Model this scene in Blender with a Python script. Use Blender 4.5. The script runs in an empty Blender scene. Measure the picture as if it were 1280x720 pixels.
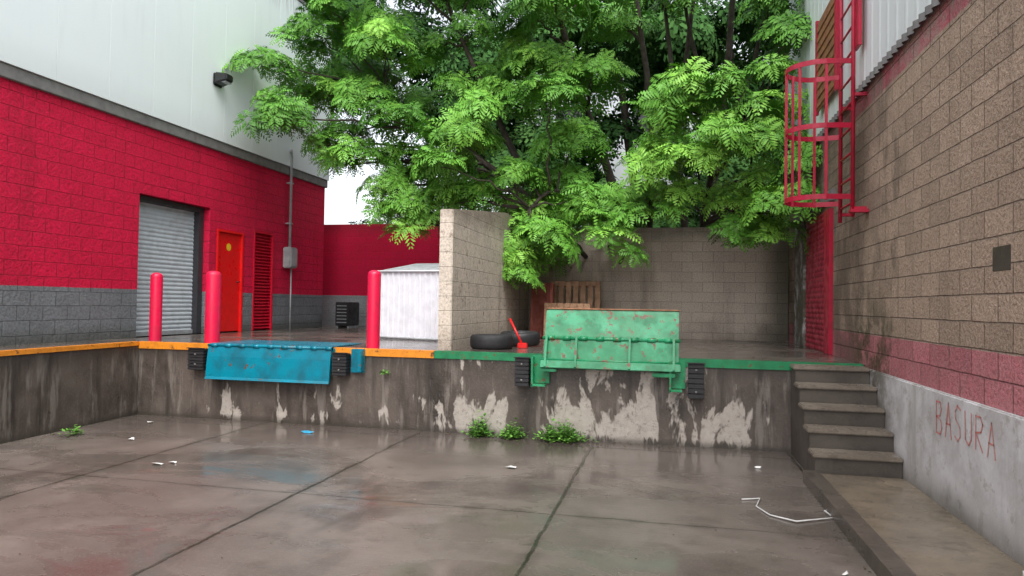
import bpy, bmesh, math, random
import numpy as np
from mathutils import Vector, Matrix
random.seed(7); rng=np.random.default_rng(11)
S=bpy.context.scene
S.view_settings.view_transform='Standard'; S.view_settings.look='None'; S.view_settings.exposure=0

# ------------------------------------------------------------------ shader helpers
class M:
    def __init__(s,name):
        s.m=bpy.data.materials.new(name); s.m.use_nodes=True
        s.nt=s.m.node_tree; s.b=s.nt.nodes['Principled BSDF']; s.out=s.nt.nodes['Material Output']
        s._c=None
    def put(s,sock,v):
        if v is None: return
        if isinstance(v,bpy.types.NodeSocket): s.nt.links.new(v,sock)
        else:
            if isinstance(v,(tuple,list)) and len(v)==3 and sock.type=='RGBA': v=(*v,1)
            sock.default_value=v
    def N(s,t): return s.nt.nodes.new(t)
    def co(s):
        if s._c is None: s._c=s.N('ShaderNodeTexCoord').outputs['Object']
        return s._c
    def sep(s,v=None):
        n=s.N('ShaderNodeSeparateXYZ'); s.put(n.inputs[0],v or s.co()); return n.outputs
    def comb(s,x,y,z):
        n=s.N('ShaderNodeCombineXYZ')
        for i,v in enumerate((x,y,z)): s.put(n.inputs[i],v)
        return n.outputs[0]
    def vs(s,sc,v=None):
        n=s.N('ShaderNodeVectorMath'); n.operation='MULTIPLY'; s.put(n.inputs[0],v or s.co()); n.inputs[1].default_value=sc; return n.outputs[0]
    def va(s,a,b):
        n=s.N('ShaderNodeVectorMath'); n.operation='ADD'; s.put(n.inputs[0],a); s.put(n.inputs[1],b); return n.outputs[0]
    def noise(s,sc,det=4,ro=.55,v=None,col=False,dist=0):
        n=s.N('ShaderNodeTexNoise'); s.put(n.inputs['Vector'],v or s.co())
        n.inputs['Scale'].default_value=sc; n.inputs['Detail'].default_value=min(det,4); n.inputs['Roughness'].default_value=ro; n.inputs['Distortion'].default_value=dist
        return n.outputs['Color' if col else 'Fac']
    def mp(s,v,a,b,c=0,d=1,smooth=True):
        n=s.N('ShaderNodeMapRange'); n.interpolation_type='SMOOTHSTEP' if smooth else 'LINEAR'
        s.put(n.inputs[0],v)
        for i,x in enumerate((a,b,c,d)): n.inputs[i+1].default_value=x
        return n.outputs[0]
    def ma(s,op,a,b=None,clamp=False):
        n=s.N('ShaderNodeMath'); n.operation=op; n.use_clamp=clamp; s.put(n.inputs[0],a)
        if b is not None: s.put(n.inputs[1],b)
        return n.outputs[0]
    def mix(s,f,a,b,bl='MIX'):
        n=s.N('ShaderNodeMix'); n.data_type='RGBA'; n.blend_type=bl
        s.put(n.inputs[0],f); s.put(n.inputs[6],a); s.put(n.inputs[7],b); return n.outputs[2]
    def ramp(s,f,stops):
        n=s.N('ShaderNodeValToRGB'); s.put(n.inputs[0],f); e=n.color_ramp.elements
        while len(e)<len(stops): e.new(.5)
        for i,(p,c) in enumerate(stops):
            e[i].position=p; e[i].color=(c,c,c,1) if not isinstance(c,tuple) else (*c,1)
        return n.outputs[0]
    def bump(s,h,st=.5,di=.01):
        n=s.N('ShaderNodeBump'); s.put(n.inputs['Height'],h); n.inputs['Strength'].default_value=st; n.inputs['Distance'].default_value=di
        s.nt.links.new(n.outputs[0],s.b.inputs['Normal'])
    def fin(s,col,ro=.7,spec=.5,metal=0):
        s.put(s.b.inputs['Base Color'],col); s.put(s.b.inputs['Roughness'],ro)
        s.put(s.b.inputs['Specular IOR Level'],spec); s.put(s.b.inputs['Metallic'],metal); return s.m

def m_paint(name,col,ro=.45,rust=.0,dirt=.3,sc=6,fade=None,bump=True):
    k=M(name); n=k.noise(sc,6,.6); n2=k.noise(sc*6,4,.6)
    c=k.mix(k.mp(n,.35,.75),col,tuple(x*(1-dirt) for x in col))
    if fade: c=k.mix(k.mp(k.noise(sc*.7,5,.7),.45,.68),c,fade)
    if rust>0:
        r=k.mp(k.noise(sc*1.7,8,.75),.74-rust*.35,.78-rust*.3)
        c=k.mix(r,c,k.mix(n2,(.09,.03,.012),(.2,.08,.03)))
    if bump: k.bump(n2,.2,.004)
    return k.fin(c,k.mp(n,.3,.7,ro-.12,ro+.15))

def m_block(name,axis,painter,bw=.4,bh=.2,rough=.9,rb=.9,msz=.007,var=.16,bias=.0,z0=0.0,fine=28,bd=.02,mort=.8):
    k=M(name); x,y,z=k.sep(); h=x if axis=='X' else y
    wob=k.noise(3,3,.6,col=True); 
    v=k.comb(h,k.ma('ADD',z,z0),0.0)
    v=k.va(v,k.vs((.016,.016,0),wob))
    br=k.N('ShaderNodeTexBrick'); k.put(br.inputs['Vector'],v)
    br.inputs['Scale'].default_value=1; br.inputs['Brick Width'].default_value=bw; br.inputs['Row Height'].default_value=bh
    br.inputs['Mortar Size'].default_value=msz; br.inputs['Mortar Smooth'].default_value=.8; br.inputs['Bias'].default_value=bias
    br.inputs['Color1'].default_value=(1-var,1-var,1-var,1); br.inputs['Color2'].default_value=(1,1,1,1); br.inputs['Mortar'].default_value=(mort,mort,mort,1)
    col=painter(k,x,y,z,br)
    fn=k.noise(fine,5,.75); md=k.noise(9,4,.65)
    hh=k.ma('ADD',k.ma('MULTIPLY',fn,.6),k.ma('MULTIPLY',md,.7))
    hh=k.ma('SUBTRACT',hh,k.ma('MULTIPLY',br.outputs['Fac'],.8))
    k.bump(hh,rb,bd)
    col=k.mix(1,col,br.outputs['Color'],'MULTIPLY')
    col=k.mix(k.mp(fn,.3,.6,.4,0),col,(.02,.015,.012))
    return k.fin(col,rough,.3)

def streak(k,h,z,sc=2.2,lo=.5,hi=.75,seed=0):
    v=k.comb(k.ma('ADD',h,seed),k.ma('MULTIPLY',z,.12),0.0)
    return k.mp(k.noise(sc,5,.65,v=v),lo,hi)

def p_left(k,x,y,z,br):
    edge=k.ma('ADD',z,k.ma('MULTIPLY',k.noise(8,3),.012))
    red=k.mix(k.noise(1.2,5),(.78,.005,.065),(.62,.003,.045))
    red=k.mix(streak(k,y,z,1.6,.5,.8),red,(.42,.003,.03))
    red=k.mix(k.mp(k.noise(38,4,.8),.5,.72,0,.22),red,(.85,.06,.13))
    gr=k.mix(k.noise(2.5,5),(.24,.26,.275),(.15,.165,.18))
    gr=k.mix(k.mp(z,1.05,1.35,.75,0),gr,k.mix(k.noise(5,5),(.05,.05,.04),(.11,.12,.10)))
    return k.mix(k.mp(edge,1.842,1.85),gr,red)
MAT_LEFT=m_block('red_grey_block','Y',p_left,rough=.7,var=.08,msz=.006,z0=.02,rb=1.0,mort=.72,bd=.026)
def p_backred(k,x,y,z,br):
    red=k.mix(k.noise(1.2,5),(.70,.005,.062),(.52,.003,.042))
    red=k.mix(k.mp(k.ma('ADD',z,k.ma('MULTIPLY',k.noise(1.5,4),.3)),3.5,3.8,0,.5),red,(.25,.02,.03))
    gr=k.mix(k.noise(2.5,5),(.38,.40,.41),(.25,.27,.28))
    return k.mix(k.mp(z,1.85,1.86),gr,red)
MAT_BACKRED=m_block('red_boundary_block','X',p_backred,rough=.8,var=.07,rb=.6)
def p_right(k,x,y,z,br):
    a=k.mix(k.noise(1.8,5,.7),(.62,.46,.345),(.46,.34,.25))
    a=k.mix(k.mp(k.noise(45,4,.8),.45,.7,0,.6),a,(.74,.61,.49))
    pink=k.mix(k.noise(6,5,.7),(.74,.21,.25),(.60,.29,.29))
    pink=k.mix(k.mp(k.noise(50,4,.8),.55,.7,0,.5),pink,(.78,.50,.50))
    e=k.ma('ADD',z,k.ma('MULTIPLY',k.noise(5,5),.03))
    a=k.mix(k.mp(e,1.425,1.43),pink,a)
    a=k.mix(k.mp(e,4.07,4.09),a,k.mix(k.mp(k.noise(2,5,.7),.4,.6),(.62,.16,.20),(.5,.31,.28)))
    a=k.mix(k.ma('MULTIPLY',streak(k,y,z,1.3,.54,.74),k.mp(z,1.2,4.3,.1,.5)),a,(.18,.14,.105))
    damp=k.ma('MULTIPLY',k.mp(y,7.8,9.4),k.mp(k.noise(1.5,5,.7),.3,.6,.25,1))
    a=k.mix(k.ma('MULTIPLY',damp,.7),a,(.12,.095,.07))
    d2=k.ma('MULTIPLY',k.mp(k.ma('ABSOLUTE',k.ma('SUBTRACT',y,8.0)),.1,.9,1,0),k.mp(k.noise(2.2,5,.75,v=k.vs((1,1,.4))),.45,.62))
    a=k.mix(k.ma('MULTIPLY',d2,.5),a,(.08,.07,.05))
    moss=k.ma('MULTIPLY',k.mp(k.ma('ABSOLUTE',k.ma('SUBTRACT',y,8.6)),.3,1.3,1,0),k.mp(z,1.1,2.3,1,0))
    moss=k.ma('MULTIPLY',moss,k.mp(k.noise(3,5,.75),.40,.62))
    a=k.mix(k.ma('MULTIPLY',moss,.8),a,(.055,.065,.02))
    return a
MAT_RIGHT=m_block('tan_split_block','Y',p_right,bw=.44,bh=.2,rough=.85,var=.24,msz=.008,z0=-.03,rb=1.0,fine=36,bd=.03,mort=.55)
def p_backtan(k,x,y,z,br):
    a=k.mix(k.noise(1.3,5,.7),(.72,.63,.53),(.55,.47,.39))
    a=k.mix(k.ma('MULTIPLY',streak(k,x,z,1.5,.5,.72),.65),a,(.22,.18,.14))
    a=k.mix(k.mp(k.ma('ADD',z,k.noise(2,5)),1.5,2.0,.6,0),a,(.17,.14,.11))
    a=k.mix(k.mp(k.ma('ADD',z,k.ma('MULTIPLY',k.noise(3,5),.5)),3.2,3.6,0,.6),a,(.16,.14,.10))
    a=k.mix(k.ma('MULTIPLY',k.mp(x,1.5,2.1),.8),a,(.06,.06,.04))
    return a
MAT_BACKTAN=m_block('stained_tan_block','X',p_backtan,rough=.8,var=.12,rb=.6,fine=40,bd=.012,msz=.007,mort=.66)
def p_part(k,x,y,z,br):
    a=k.mix(k.noise(2.2,5,.7),(.82,.73,.62),(.64,.56,.47))
    a=k.mix(k.ma('MULTIPLY',streak(k,k.ma('ADD',y,x),z,3,.55,.75),.7),a,(.30,.235,.18))
    a=k.mix(k.ma('MULTIPLY',k.mp(k.noise(7,5,.8),.57,.66),.7),a,(.22,.15,.11))
    a=k.mix(k.mp(k.ma('ADD',z,k.ma('MULTIPLY',k.noise(4,5),.4)),2.9,3.3,0,.6),a,(.2,.16,.12))
    a=k.mix(k.mp(z,1.0,1.5,.5,0),a,(.2,.16,.125))
    return a
MAT_PART=m_block('whitewashed_block','Y',p_part,rough=.85,var=.1,rb=.6,fine=30,bd=.015,msz=.007,mort=.62)

def m_ground():
    k=M('wet_concrete_paving'); x,y,z=k.sep()
    big=k.noise(.55,4,.6,dist=.4); md=k.noise(2.4,4,.7); fi=k.noise(45,4,.75)
    c=k.mix(k.mp(big,.3,.7),(.105,.086,.074),(.195,.163,.142))
    c=k.mix(k.mp(md,.45,.7,0,.55),c,(.085,.068,.057))
    c=k.mix(k.mp(fi,.5,.72,0,.4),c,(.31,.27,.24))
    c=k.mix(k.mp(k.noise(110,2,.5),.66,.72,0,.5),c,(.04,.033,.027))
    c=k.mix(k.mp(k.noise(.9,4,.7,v=k.vs((1,.35,1))),.56,.70,0,.6),c,(.052,.042,.036))
    wx=k.ma('ADD',x,k.ma('MULTIPLY',k.noise(2.2,4,.7),.07)); wy=k.ma('ADD',y,k.ma('MULTIPLY',k.noise(2.5,4,.7,v=k.vs((1,1.1,1))),.06))
    jx=k.ma('PINGPONG',k.ma('ADD',wx,.89),1.14); jy=k.ma('PINGPONG',k.ma('SUBTRACT',wy,5.72),1.4)
    j=k.ma('MAXIMUM',k.mp(jx,.008,.020,1,0),k.mp(jy,.004,.012,.8,0))
    halo=k.ma('MAXIMUM',k.mp(jx,.0,.12,.55,0),k.mp(jy,.0,.08,.45,0))
    c=k.mix(k.ma('MULTIPLY',halo,k.mp(md,.3,.7)),c,(.055,.045,.036))
    c=k.mix(k.ma('MULTIPLY',j,k.mp(md,.3,.6,.6,1)),c,(.022,.022,.014))
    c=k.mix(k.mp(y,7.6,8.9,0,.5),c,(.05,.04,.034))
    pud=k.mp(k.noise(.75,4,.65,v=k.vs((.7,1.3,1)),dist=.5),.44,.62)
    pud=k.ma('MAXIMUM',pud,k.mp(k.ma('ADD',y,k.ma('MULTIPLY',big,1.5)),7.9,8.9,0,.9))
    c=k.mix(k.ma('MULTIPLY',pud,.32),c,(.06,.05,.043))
    ro=k.ma('ADD',k.mp(pud,0,1,.30,.06,False),k.ma('MULTIPLY',fi,.10))
    wv=k.noise(14,3,.5,v=k.vs((.25,3.0,1)))
    h=k.ma('ADD',k.ma('MULTIPLY',fi,.5),k.ma('MULTIPLY',wv,.5))
    h=k.ma('MULTIPLY',h,k.mp(pud,0,1,1,.12))
    h=k.ma('SUBTRACT',h,k.ma('MULTIPLY',j,1.5)); k.bump(h,.45,.008)
    return k.fin(c,ro,.5)
MAT_G=m_ground()
def m_conc(name,a,b,dark,wet=.2,st=.5,pud=True):
    k=M(name); x,y,z=k.sep(); n=k.noise(1.7,5,.65); f=k.noise(40,5,.7)
    c=k.mix(k.mp(n,.3,.7),a,b); c=k.mix(k.mp(k.noise(4,5,.75),.5,.68,0,st),c,dark)
    c=k.mix(k.mp(f,.5,.75,0,.3),c,tuple(min(1,q*1.6) for q in a))
    k.bump(k.ma('ADD',f,n),.3,.006)
    return k.fin(c,k.mp(k.noise(1.1,4),.4,.6,wet,wet+.22) if pud else wet,.5)
MAT_PLAT=m_conc('wet_dock_top',(.14,.118,.10),(.09,.075,.065),(.045,.04,.034),.07)
MAT_WALK=m_conc('wet_walkway',(.23,.185,.135),(.14,.113,.083),(.065,.053,.038),.12)
MAT_STEP=m_conc('wet_step_concrete',(.23,.195,.155),(.15,.125,.10),(.06,.05,.04),.2)
MAT_RISER=m_conc('dark_riser_concrete',(.10,.086,.07),(.062,.052,.042),(.025,.022,.016),.5)
MAT_KERB=m_conc('kerb_concrete',(.12,.10,.082),(.07,.06,.05),(.035,.03,.024),.25)
def m_dockface():
    k=M('stained_dock_face'); x,y,z=k.sep(); n=k.noise(1.5,5,.7); f=k.noise(30,5,.7)
    h=k.ma('ADD',x,k.ma('MULTIPLY',y,1.0))
    c=k.mix(k.mp(n,.3,.7),(.062,.050,.042),(.125,.102,.086))
    c=k.mix(k.mp(f,.5,.7,0,.4),c,(.17,.145,.125))
    c=k.mix(k.ma('MULTIPLY',streak(k,h,z,3.2,.45,.7),.85),c,(.026,.022,.018))
    c=k.mix(k.ma('MULTIPLY',streak(k,h,z,7,.52,.66,seed=9),.5),c,(.27,.24,.21))
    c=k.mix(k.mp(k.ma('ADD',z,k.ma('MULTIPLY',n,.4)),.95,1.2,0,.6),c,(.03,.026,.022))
    xn=k.mp(x,-8,2.4,0,1,False)
    g=k.ramp(xn,[(0,.0),(.13,.04),(.21,.15),(.25,.11),(.33,.13),(.40,.05),(.50,.14),(.54,.26),(.58,.07),(.64,.17),(.70,.21),(.80,.21),(.86,.12),(.93,.0)])
    pz=k.mp(z,.25,.85,0,-.12); pz2=k.mp(z,0,.12,-.05,0)
    pn=k.noise(3.6,5,.62,v=k.comb(x,k.ma('MULTIPLY',z,.36),3.3),dist=.35)
    s=k.ma('ADD',k.ma('ADD',pn,g),k.ma('ADD',pz,pz2))
    pm=k.mp(s,.635,.685)
    pm=k.ma('MULTIPLY',pm,k.mp(k.noise(14,4,.8),.3,.5,.35,1))
    c=k.mix(pm,c,k.mix(k.noise(9,5,.7),(.52,.48,.43),(.28,.245,.21)))
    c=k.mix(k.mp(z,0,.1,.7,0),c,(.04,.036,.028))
    h2=k.ma('SUBTRACT',k.ma('ADD',f,n),k.ma('MULTIPLY',pm,.5)); k.bump(h2,.5,.01)
    return k.fin(c,k.mp(n,.3,.7,.25,.6),.4)
MAT_FACE=m_dockface()
def m_plinth():
    k=M('whitewashed_plinth'); x,y,z=k.sep(); n=k.noise(1.9,5,.7)
    c=k.mix(k.mp(n,.35,.65),(.70,.70,.70),(.52,.51,.50))
    c=k.mix(k.ma('MULTIPLY',streak(k,y,z,2.6,.5,.72),.6),c,(.34,.33,.30))
    c=k.mix(k.mp(k.noise(5,5,.75),.54,.64,0,.6),c,(.38,.36,.33))
    c=k.mix(k.mp(k.ma('ADD',z,k.ma('MULTIPLY',n,.5)),.3,.62,.85,0),c,(.14,.13,.10))
    c=k.mix(k.ma('MULTIPLY',k.mp(y,7.2,8.6,0,1),k.mp(n,.35,.55,.4,1)),c,(.10,.09,.065))
    k.bump(k.ma('ADD',n,k.noise(25,5,.7)),.4,.008)
    return k.fin(c,.7,.3)
MAT_PLINTH=m_plinth()
def m_clad(name,a,b,axis='Y',top=8.5,bot=4.7):
    k=M(name); x,y,z=k.sep(); h=y if axis=='Y' else x
    c=k.mix(k.noise(.7,4),a,b)
    c=k.mix(k.ma('MULTIPLY',streak(k,h,z,6,.5,.8),.16),c,tuple(q*.6 for q in a))
    c=k.mix(k.mp(z,bot,bot+.5,.2,0),c,tuple(q*.55 for q in a))
    c=k.mix(k.ma('MULTIPLY',k.mp(z,top-.7,top,0,.5),streak(k,h,z,10,.4,.6)),c,(.12,.12,.11))
    return k.fin(c,.42,.5)
MAT_CLAD=m_clad('white_cladding',(.84,.91,.91),(.79,.86,.87))
MAT_CLADR=m_clad('grey_white_cladding',(.82,.87,.88),(.76,.81,.83),'Y',12,4.0)
MAT_TRIM=m_paint('grey_trim',(.20,.195,.19),.6)
MAT_SHUT=m_paint('galvanised_shutter',(.50,.56,.60),.4,dirt=.2)
MAT_DARK=m_paint('dark_frame',(.035,.035,.04),.5)
MAT_REDD=m_paint('red_door_paint',(.74,.010,.010),.35,dirt=.12)
MAT_REDL=m_paint('red_louver_paint',(.58,.006,.03),.4,dirt=.2)
MAT_BOLL=m_paint('bollard_paint',(.72,.006,.060),.42,rust=.12,dirt=.2,sc=5)
MAT_LADDER=m_paint('ladder_red_paint',(.45,.008,.04),.4,rust=.15)
MAT_MAROON=m_paint('maroon_shutter',(.36,.012,.04),.45,dirt=.4)
MAT_OR=m_paint('orange_edge_paint',(.80,.28,.02),.45,rust=.45,dirt=.3,sc=7)
MAT_GREEN=m_paint('green_edge_paint',(.012,.22,.085),.4,rust=.35,dirt=.4,sc=6)
MAT_GREENP=m_paint('green_leveler_paint',(.010,.235,.090),.36,rust=.48,dirt=.4,sc=5,fade=(.035,.33,.155))
MAT_BLUE=m_paint('blue_leveler_paint',(.0,.21,.30),.28,rust=.32,dirt=.5,sc=4)
MAT_RUB=m_paint('black_rubber',(.022,.022,.024),.6,dirt=.4)
MAT_WHITE=m_paint('white_sheet_paint',(.76,.77,.82),.4,dirt=.15)
MAT_GREY=m_paint('grey_steel',(.36,.38,.39),.45)
MAT_BLACK=m_paint('black_plastic',(.02,.02,.022),.4)
MAT_PVC=m_paint('white_pvc',(.75,.75,.73),.35)
MAT_YEL=m_paint('yellow_sign',(.8,.55,.03),.4)
MAT_RUSTW=m_paint('rusty_wood',(.34,.15,.07),.7,dirt=.5,sc=9)
MAT_WOOD=m_paint('pallet_wood',(.42,.24,.14),.75,dirt=.5,sc=10)
MAT_WOODR=m_paint('red_pallet_wood',(.30,.07,.045),.7,dirt=.4,sc=10)
MAT_GRAF=m_paint('graffiti_red',(.68,.22,.19),.8,dirt=.1,fade=(.66,.36,.32))
MAT_PAPER=m_paint('litter_white',(.7,.7,.68),.6)
MAT_BLUEL=m_paint('litter_blue',(.03,.3,.5),.5)
MAT_DEBRIS=m_paint('dead_leaf',(.10,.075,.04),.7,dirt=.6,bump=False)
MAT_BARK=m_paint('bark',(.07,.055,.043),.85,dirt=.5,sc=8,bump=False)
MAT_FARB=m_clad('far_building_wall',(.60,.64,.66),(.52,.56,.58),'X',12,0)
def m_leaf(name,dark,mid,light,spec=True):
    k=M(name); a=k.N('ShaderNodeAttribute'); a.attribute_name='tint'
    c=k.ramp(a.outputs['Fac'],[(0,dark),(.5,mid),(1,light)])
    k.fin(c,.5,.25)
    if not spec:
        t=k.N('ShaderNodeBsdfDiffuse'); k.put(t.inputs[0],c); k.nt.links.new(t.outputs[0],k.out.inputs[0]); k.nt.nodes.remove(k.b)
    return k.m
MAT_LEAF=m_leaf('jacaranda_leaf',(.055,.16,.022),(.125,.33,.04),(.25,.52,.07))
MAT_LEAFB=m_leaf('background_leaf',(.025,.065,.02),(.05,.12,.035),(.09,.19,.05),False)
MAT_WEED=m_leaf('weed_leaf',(.05,.14,.02),(.12,.30,.045),(.22,.46,.08))

# ------------------------------------------------------------------ mesh helpers
def obj(name,me,parent=None,mat=None):
    o=bpy.data.objects.new(name,me); S.collection.objects.link(o)
    if mat: me.materials.append(mat)
    if parent: o.parent=parent
    return o
def empty(name):
    o=bpy.data.objects.new(name,None); S.collection.objects.link(o); o.empty_display_size=.2; return o
def mesh(name,vs,fs,mat,parent=None,smooth=False):
    me=bpy.data.meshes.new(name); me.from_pydata([tuple(v) for v in vs],[],fs); me.update()
    if smooth:
        me.polygons.foreach_set('use_smooth',[True]*len(me.polygons))
    return obj(name,me,parent,mat)
def box(name,x0,x1,y0,y1,z0,z1,mat,parent=None,bev=.006,rot=None,seg=2):
    bm=bmesh.new(); c=Vector(((x0+x1)/2,(y0+y1)/2,(z0+z1)/2))
    bmesh.ops.create_cube(bm,size=1)
    for v in bm.verts: v.co=Vector((v.co.x*(x1-x0),v.co.y*(y1-y0),v.co.z*(z1-z0)))
    if bev>0: bmesh.ops.bevel(bm,geom=bm.edges[:],offset=bev,segments=seg,affect='EDGES')
    for v in bm.verts:
        p=v.co
        if rot: p=rot@p
        v.co=p+c
    me=bpy.data.meshes.new(name); bm.to_mesh(me); bm.free(); return obj(name,me,parent,mat)
def tube(name,pts,rad,mat,parent=None,sides=10,cap=True,closed=False):
    vs,fs=tubedata(pts,rad,sides,cap,closed); return mesh(name,vs,fs,mat,parent,True)
def tubedata(pts,rad,sides=10,cap=True,closed=False):
    P=[Vector(p) for p in pts]; n=len(P)
    if not isinstance(rad,(list,tuple)): rad=[rad]*n
    vs=[];fs=[]; up=None
    for i,p in enumerate(P):
        a=P[i-1] if (i>0 or closed) else p; b=P[(i+1)%n] if (i<n-1 or closed) else p
        t=(b-a).normalized()
        if up is None: up=Vector((0,0,1)) if abs(t.z)<.9 else Vector((1,0,0))
        s=t.cross(up).normalized(); up=s.cross(t).normalized()
        for j in range(sides):
            an=2*math.pi*j/sides; vs.append(p+(s*math.cos(an)+up*math.sin(an))*rad[i])
    m=n if closed else n-1
    for i in range(m):
        i2=(i+1)%n
        for j in range(sides):
            j2=(j+1)%sides; fs.append((i*sides+j,i*sides+j2,i2*sides+j2,i2*sides+j))
    if cap and not closed:
        fs.append(tuple(range(sides-1,-1,-1))); fs.append(tuple((n-1)*sides+j for j in range(sides)))
    return vs,fs
def sheet(name,o,du,dv,nn,lu,lv,pitch,amp,mat,parent=None,shape='sine',thick=0):
    o,du,dv,nn=map(Vector,(o,du,dv,nn)); vs=[];fs=[]
    steps=max(2,int(lu/pitch*8)); 
    for i in range(steps+1):
        t=i*lu/steps; ph=(t/pitch)%1
        if shape=='sine': h=math.sin(ph*2*math.pi)*amp
        elif shape=='rib': h=amp if ph<.3 else 0
        else: h=amp*math.sin(math.pi*min(1,ph))
        p=o+du*t+nn*h; vs+= [p,p+dv*lv]
    for i in range(steps): fs.append((2*i,2*i+2,2*i+3,2*i+1))
    return mesh(name,vs,fs,mat,parent,shape!='rib')
def wall_open(name,axis,c,h0,h1,z0,z1,ops,depth,mat,parent=None):
    hs=sorted({h0,h1,*[o[0] for o in ops],*[o[1] for o in ops]}); zs=sorted({z0,z1,*[o[2] for o in ops],*[o[3] for o in ops]})
    vs=[];fs=[]
    def P(h,z,d=0): 
        vs.append((c+d,h,z) if axis=='X' else (h,c+d,z)); return len(vs)-1
    for i in range(len(hs)-1):
        for j in range(len(zs)-1):
            hm=(hs[i]+hs[i+1])/2; zm=(zs[j]+zs[j+1])/2
            if any(o[0]<hm<o[1] and o[2]<zm<o[3] for o in ops): continue
            fs.append((P(hs[i],zs[j]),P(hs[i+1],zs[j]),P(hs[i+1],zs[j+1]),P(hs[i],zs[j+1])))
    for o in ops:
        a,b,e,f=o
        for (p,q) in (((a,e),(a,f)),((a,f),(b,f)),((b,f),(b,e)),((b,e),(a,e))):
            fs.append((P(*p),P(*q),P(*q,depth),P(*p,depth)))
    return mesh(name,vs,fs,mat,parent)

# ------------------------------------------------------------------ ground
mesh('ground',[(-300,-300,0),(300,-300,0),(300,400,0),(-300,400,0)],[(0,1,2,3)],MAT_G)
DZ=1.06; DY=8.87
dock=empty('loading_dock')
def prism(name,poly,z0,z1,mat_top,mat_side,parent):
    n=len(poly); vs=[(x,y,z0) for x,y in poly]+[(x,y,z1) for x,y in poly]
    fs=[tuple(range(n,2*n))]+[(i,(i+1)%n,n+(i+1)%n,n+i) for i in range(n)]
    me=bpy.data.meshes.new(name); me.from_pydata(vs,[],fs); me.materials.append(mat_top); me.materials.append(mat_side)
    for i,p in enumerate(me.polygons): p.material_index=0 if i==0 else 1
    return obj(name,me,parent)
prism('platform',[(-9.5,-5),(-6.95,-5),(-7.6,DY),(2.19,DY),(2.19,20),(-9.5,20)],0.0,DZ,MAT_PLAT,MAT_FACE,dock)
box('edge_angle_orange',-7.62,-3.06,DY-.015,DY+.09,DZ-.095,DZ+.006,MAT_OR,dock,.004)
box('edge_angle_green',-3.055,2.17,DY-.015,DY+.09,DZ-.095,DZ+.006,MAT_GREEN,dock,.004)
def strip(name,a,b,w,z0,z1,mat,parent):
    a=Vector(a);b=Vector(b); t=(b-a).normalized(); n=Vector((-t.y,t.x))*w
    poly=[tuple(a),tuple(b),tuple(b+n),tuple(a+n)]
    vs=[(x,y,z0) for x,y in poly]+[(x,y,z1) for x,y in poly]
    return mesh(name,vs,[(0,3,2,1),(4,5,6,7),(0,1,5,4),(1,2,6,5),(2,3,7,6),(3,0,4,7)],mat,parent)
strip('edge_angle_side',(-6.94,-5),(-7.585,8.85),.10,DZ-.05,DZ+.008,MAT_OR,dock)

# ------------------------------------------------------------------ left warehouse
LB=empty('warehouse_building'); LX=-8.4
ops=[(9.72,11.50,DZ,3.40),(11.72,12.56,DZ,3.04),(12.92,13.66,DZ,3.14)]
wall_open('block_wall','X',LX,-5,15.9,DZ,4.5,ops,-.28,MAT_LEFT,LB)
mesh('block_end_wall',[(LX,15.9,DZ),(LX-10,15.9,DZ),(LX-10,15.9,4.5),(LX,15.9,4.5)],[(0,1,2,3)],MAT_BACKRED,LB)
box('inner_mass',LX-10,LX-.30,-5,15.85,.9,8.4,MAT_TRIM,LB,0)
box('trim_band',LX-.2,LX+.05,-5,15.95,4.5,4.68,MAT_TRIM,LB,.01)
y=-5
while y<15.9:
    y2=min(y+.93,15.97)
    box('cladding_panel',LX-.2,LX+.075,y,y2-.004,4.684,8.5,MAT_CLAD,LB,.002,seg=1); y+=.93
box('cladding_end',LX-10,LX-.21,15.9,15.97,4.684,8.5,MAT_CLAD,LB,.004)
box('parapet_cap',LX-.3,LX+.10,-5,16.0,8.503,8.58,MAT_TRIM,LB,.008)
box('roof',LX-10,LX-.31,-5,15.9,8.41,8.46,MAT_TRIM,LB,0)
sheet('roller_shutter',(LX-.24,9.76,DZ+.03),(0,0,1),(0,1,0),(1,0,0),2.31,1.6,.075,.014,MAT_SHUT,LB,'slat')
box('shutter_guide',LX-.26,LX-.12,11.36,11.495,DZ,3.39,MAT_DARK,LB,.005)
box('shutter_guide',LX-.26,LX-.18,9.725,9.78,DZ,3.39,MAT_DARK,LB,.005)
box('shutter_head',LX-.26,LX-.10,9.78,11.36,3.30,3.39,MAT_DARK,LB,.005)
box('shutter_bottom_bar',LX-.26,LX-.2,9.78,11.36,DZ+.003,DZ+.08,MAT_GREY,LB,.005)
box('steel_door',LX-.08,LX-.03,11.77,12.51,DZ+.02,2.99,MAT_REDD,LB,.006)
for a in [(11.722,11.768,DZ,3.035),(12.512,12.557,DZ,3.035)]:
    box('door_frame',LX-.1,LX+.02,a[0],a[1],a[2],a[3],MAT_REDD,LB,.004)
box('door_frame_head',LX-.1,LX+.02,11.77,12.51,2.992,3.036,MAT_REDD,LB,.004)
box('door_threshold_dark',LX-.28,LX-.085,11.73,12.55,DZ+.002,3.0,MAT_DARK,LB,0)
tube('door_handle',[(LX-.03,12.42,2.05),(LX+.03,12.42,2.05),(LX+.03,12.34,2.05)],.012,MAT_BLACK,LB)
cv=[(LX-.027,12.13+.075*math.cos(t*math.pi/12),2.72+.075*math.sin(t*math.pi/12)) for t in range(24)]
mesh('door_sticker',cv,[tuple(range(24))],MAT_YEL,LB)
n=30
for i in range(n):
    z=DZ+.06+i*(1.98/n)
    box('louver_slat',LX-.07,LX-.01,12.97,13.61,z,z+.012,MAT_REDL,LB,.002,Matrix.Rotation(.6,3,'Y'),1)
box('louver_back',LX-.12,LX-.09,12.93,13.65,DZ+.01,3.13,MAT_REDL,LB,0)
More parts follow.
